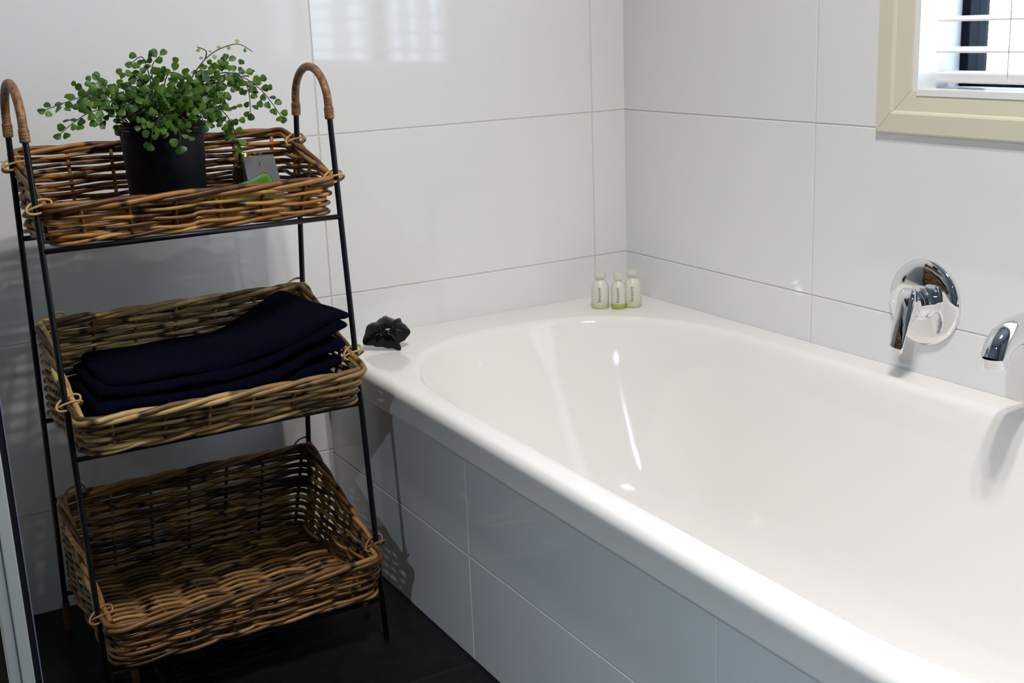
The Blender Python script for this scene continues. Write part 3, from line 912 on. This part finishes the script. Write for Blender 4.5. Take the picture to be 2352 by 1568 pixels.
mk('cap', lathe([(0.009, 0.060), (0.0095, 0.0605), (0.0095, 0.075), (0.0085, 0.076), (0.001, 0.0762)], 24, (-0.862, -0.180, 0.7065)), M['gold'], b2, angle=40)

gc = thing('gift_carton', (-0.873, -0.240, 0.7065), 'small grey tent-shaped carton standing in the top basket', 'box')
x0, x1, z0, z1 = -0.903, -0.848, 0.7065, 0.781
def wedge(xa, xb, yfa, yba, yt, za, zb):
    v = [(xa, yfa, za), (xb, yfa, za), (xb, yba, za), (xa, yba, za), (xa + .002, yt - .001, zb), (xb - .002, yt - .001, zb), (xb - .002, yt + .001, zb), (xa + .002, yt + .001, zb)]
    return v, [(0, 3, 2, 1), (0, 1, 5, 4), (1, 2, 6, 5), (2, 3, 7, 6), (3, 0, 4, 7), (4, 5, 6, 7)]
mk('carton_body', wedge(x0, x1, -0.262, -0.214, -0.222, z0, z1), M['carton'], gc, smooth=False)
def on_front(xa, xb, za, zb):
    def y(z): return -0.262 + (-0.223 + 0.262) * (z - z0) / (z1 - z0) - 0.0006
    return [(xa, y(za), za), (xb, y(za), za), (xb, y(zb), zb), (xa, y(zb), zb)], [(0, 1, 2, 3)]
mk('printed_mark', on_front(-0.8775, -0.8755, 0.7655, 0.7715), M['print'], gc, smooth=False)
ov, of = [], []
for k in range(24):
    a = 2 * math.pi * k / 24; zz = 0.746 + 0.0105 * math.sin(a)
    ov.append((-0.8745 + 0.0115 * math.cos(a), -0.262 + 0.039 * (zz - z0) / (z1 - z0) - 0.0006, zz))
pm = mat('carton_emblem', (0.058, 0.056, 0.06), 0.6)
mk('printed_mark', (ov, [tuple(range(24))]), pm, gc, smooth=False)

gb = thing('glass_vial', (-0.918, -0.300, 0.7065), 'shiny green glass vial lying in the top basket', 'bottle')
vp = [(-0.966, -0.304, 0.7265), (-0.952, -0.303, 0.7280), (-0.937, -0.302, 0.7300), (-0.922, -0.301, 0.7325), (-0.909, -0.300, 0.7345), (-0.897, -0.299, 0.7350), (-0.888, -0.299, 0.7345), (-0.883, -0.299, 0.7340)]
gp = smooth_path(vp, 5)
gq = [i / (len(gp) - 1) for i in range(len(gp))]
gr = [0.0165 + 0.0030 * math.sin(math.pi * min(1, q)) + 0.0078 * math.exp(-((q - 0.76) / 0.15) ** 2) for q in gq]
gr[-1] *= 0.35; gr[-2] *= 0.72; gr[-3] *= 0.9; gr[0] *= 0.6; gr[1] *= 0.85
mk('vial_body', tube(gp, gr, 16), M['green_glass'], gb, angle=70)
mk('vial_stopper', tube([(-0.977, -0.3048, 0.7255), (-0.9750, -0.3046, 0.7257), (-0.9655, -0.3040, 0.7266)], [0.006, 0.0085, 0.0090], 14), M['green_glass'], gb)

# ------------------------------------------------------------------ navy towels in the middle basket
def towel(label, specs):
    """folded layers stacked on each other; each layer is a soft slab that follows a curved line along the basket"""
    root = thing('folded_towel', (-1.02, -0.29, specs[0][0][0][2]), label, 'towel', 'folded navy towels')
    for li, (path, yf0, yb0, th, yf1, yb1) in enumerate(specs):
        P = smooth_path(path, 14)
        n = len(P); V, F = [], []
        m = 44
        for i, p in enumerate(P):
            k = i / (n - 1)
            tg = (P[min(i + 1, n - 1)] - P[max(i - 1, 0)]).normalized()
            up = Vector((-tg.z, 0, tg.x))
            yf, yb = yf0 + (yf1 - yf0) * k, yb0 + (yb1 - yb0) * k
            e_ = min(1.0, min(k, 1 - k) / 0.05)
            rnd = math.sqrt(max(0, 1 - (1 - e_) ** 2))
            hz = th / 2 * (0.12 + 0.88 * rnd)
            sh = 0.014 * (1 - rnd)                       # round the corners in plan
            fz = 0.004 * math.sin(k * 11 + li * 1.7) + 0.002 * math.sin(k * 27 + li)
            yf += sh + fz; yb -= sh
            for q in range(m):
                a = 2 * math.pi * q / m
                c, s_ = math.cos(a), math.sin(a)
                yy = (yf + yb) / 2 + (yb - yf) / 2 * math.copysign(abs(c) ** 0.30, c)
                rel = (yy - yf) / (yb - yf)
                wv = 0.0028 * math.sin(k * 8 + rel * 5 + li) + 0.0016 * math.sin(k * 19 - rel * 9 + li * 2)
                d_ = hz * math.copysign(abs(s_) ** 0.85, s_) + wv * rnd
                V.append((p.x + up.x * d_ - 0.045 * rel * k * k, yy, p.z + up.z * d_ + 0.004 * rel * k))
        for i in range(n - 1):
            for q in range(m):
                l = (q + 1) % m
                F.append((i * m + q, (i + 1) * m + q, (i + 1) * m + l, i * m + l))
        F.append(tuple(range(m))); F.append(tuple((n - 1) * m + q for q in range(m))[::-1])
        mk('fold', (V, F), M['towel'], root)
    return root
def lay(dz, x0=-1.205, x1=-0.828, rise=0.0):
    xs = [0, 0.2, 0.42, 0.60, 0.76, 0.89, 1.0]
    zs = [0.0, 0.000, 0.002, 0.009, 0.026, 0.048, 0.060]
    return [(x0 + (x1 - x0) * a, 0, 0.4245 + dz + z * (1 + rise)) for a, z in zip(xs, zs)]
towel('lower folded navy towel lying in the tan middle basket', [
    (lay(0.000, -1.204, -0.836, -0.70), -0.410, -0.150, 0.017, -0.408, -0.160),
    (lay(0.017, -1.205, -0.830, -0.50), -0.414, -0.156, 0.019, -0.412, -0.170)])
towel('upper folded navy towel curling up at the right end of the tan basket', [
    (lay(0.035, -1.202, -0.824, -0.32), -0.408, -0.165, 0.019, -0.414, -0.176),
    (lay(0.053, -1.194, -0.816, -0.16), -0.394, -0.180, 0.019, -0.410, -0.186),
    (lay(0.067, -1.182, -0.808, -0.14), -0.376, -0.190, 0.017, -0.402, -0.196)])

# ------------------------------------------------------------------ starfish and bottles on the bath deck
sf = thing('ceramic_starfish', (-0.632, -0.128, 0.3982), 'glossy black ceramic starfish on the corner of the bath deck', 'ornament')
na, nr = 84, 9
outl = [(-157, 56), (-137, 41), (-107, 34), (-77, 38), (-57, 51), (-42, 37), (-24, 44), (0, 52), (18, 47), (34, 43), (47, 47), (60, 38), (75, 39), (90, 43), (105, 39), (126, 36), (140, 42), (152, 46), (172, 46)]
def rad(th):
    a = math.degrees(th) % 360
    pts = sorted(((p % 360), q) for p, q in outl)
    pts = [(pts[-1][0] - 360, pts[-1][1])] + pts + [(pts[0][0] + 360, pts[0][1])]
    for (a0, r0), (a1, r1) in zip(pts, pts[1:]):
        if a0 <= a <= a1:
            t = (a - a0) / (a1 - a0); t = t * t * (3 - 2 * t)
            return (r0 + (r1 - r0) * t) / 1180.0
    return 0.04
SN = Vector((-0.30, -0.70, 0.64)).normalized()             # the star leans back, its face to the room
SR = Vector((0.92, -0.39, 0)).normalized(); SU = SN.cross(SR)
SCn = Vector((-0.629, -0.122, 0.4335))
def star_side(sgn, bulge):
    V = []
    for i in range(nr + 1):
        t = i / nr
        for k in range(na):
            th = 2 * math.pi * k / na
            r = rad(th) * t if t > 0 else 0.0004
            z = bulge * (1 - t ** 2) + 0.0028 * (1 - t ** 6) - (0.006 * t * t if sgn > 0 else 0)
            if sgn > 0: z += 0.0008 * math.cos(6 * th) * t * (1 - t)
            else: z += 0.006 * t * t
            V.append(tuple(SCn + SR * (r * math.cos(th)) + SU * (r * math.sin(th)) + SN * (z * sgn)))
    F = []
    for i in range(nr):
        for k in range(na):
            l = (k + 1) % na
            q = (i * na + k, (i + 1) * na + k, (i + 1) * na + l, i * na + l)
            F.append(q if sgn > 0 else q[::-1])
    return V, F
sv = join(star_side(1, 0.010), star_side(-1, 0.016))
zmin = min(p[2] for p in sv[0])
sv = ([(p[0], p[1], p[2] - zmin + 0.3984) for p in sv[0]], sv[1])
mk('star_body', sv, M['star'], sf, angle=80)
for k in range(5):
    th = 2 * math.pi * k / 5 + 0.4
    c_ = SCn + SR * (0.011 * math.cos(th)) + SU * (0.011 * math.sin(th)) + SN * 0.0118 - Vector((0, 0, zmin - 0.3984))
    mk('bump', tube([c_ - SN * 0.002, c_ + SN * 0.0005, c_ + SN * 0.0017, c_ + SN * 0.0021], [0.0034, 0.0032, 0.0021, 0.0004], 10), M['star'], sf)

def text_mesh(body, size):
    cu = bpy.data.curves.new('lettering', 'FONT'); cu.body = body; cu.size = size; cu.extrude = 0.00012; cu.resolution_u = 2
    tmp = bpy.data.objects.new('tmp', cu); COL.objects.link(tmp)
    me = bpy.data.meshes.new_from_object(tmp.evaluated_get(bpy.context.evaluated_depsgraph_get()))
    v = [tuple(q.co) for q in me.vertices]; f = [tuple(p.vertices) for p in me.polygons]
    bpy.data.objects.remove(tmp); bpy.data.curves.remove(cu); bpy.data.meshes.remove(me)
    return v, f
TXT = text_mesh('biopure', 0.0100)
for (x, y, h, r, lab) in ((-0.138, -0.098, 0.060, 0.0182, 'left frosted toiletry bottle of the three in the bath corner'),
                          (-0.1125, -0.1265, 0.058, 0.0150, 'slim middle frosted bottle with the greenest base, in the bath corner'),
                          (-0.0820, -0.1330, 0.062, 0.0182, 'right frosted toiletry bottle of the three in the bath corner')):
    z0_ = 0.3985
    t = thing('toiletry_bottle', (x, y, z0_), lab, 'bottle', 'frosted bottles in the bath corner')
    mk('body', lathe([(r * .99, 0.010), (r, 0.014), (r, h * .62), (r * .94, h * .74), (r * .78, h * .86), (r * .52, h * .95), (r * .42, h)], 32, (x, y, z0_)), M['bottle'], t, angle=50)
    mk('base', lathe([(0.001, 0), (r * .92, 0), (r * .99, 0.002), (r * .99, 0.010)], 32, (x, y, z0_)), M['bottle_base'] if r > .016 else M['bottle_green'], t, angle=50)
    mk('cap', lathe([(r * .60, h), (r * .66, h + .001), (r * .64, h + .013), (r * .5, h + .0155), (0.001, h + .016)], 28, (x, y, z0_)), M['bottle_cap'], t, angle=50)
    # lettering runs up the side that faces the room
    vv = []
    for (a, b, c) in TXT[0]:
        ang = math.radians(-128) - (b - 0.002) / r
        rr_ = r + 0.0003 + c
        vv.append((x + rr_ * math.cos(ang), y + rr_ * math.sin(ang), z0_ + 0.013 + a))
    mk('lettering', (vv, TXT[1]), M['ink'], t, smooth=False)

# ------------------------------------------------------------------ shower screen at the left
ss = thing('shower_screen', (-1.372, -0.50, 0.0), 'aluminium-framed glass shower screen at the left edge', 'shower screen')
Ysc = -0.50
mk('frame_post', join(rbox(-1.3635, -1.3475, Ysc - .014, Ysc + .014, 0.0, 2.0, .0015), rbox(-1.378, -1.3637, Ysc - .009, Ysc + .009, 0.0, 2.0, .0015)), M['alu'], ss, smooth=False)
mk('door_seal', rbox(-1.3473, -1.3395, Ysc - .008, Ysc + .008, 0.0, 2.0, .001), M['seal'], ss, smooth=False)
mk('seal_fin', rbox(-1.3393, -1.3375, Ysc - .010, Ysc + .002, 0.0, 2.0, .0004), mat('clear_vinyl', (0.16, 0.18, 0.26), 0.3), ss, smooth=False)
mk('glass_panel', box(-2.05, -1.3785, Ysc - .003, Ysc + .003, 0.09, 1.96), M['shower_glass'], ss, smooth=False)
mk('bottom_rail', rbox(-2.05, -1.3785, Ysc - .012, Ysc + .012, 0.06, 0.0895, .002), M['alu'], ss, smooth=False)
st_ = thing('shower_tray', (-1.90, -0.26, 0.0), 'cream shower tray behind the glass screen', 'shower tray')
mk('tray_body', rbox(-2.70, -1.3795, -0.515, -0.006, 0.0, 0.055, .01, 3), M['tray'], st_, smooth=False)
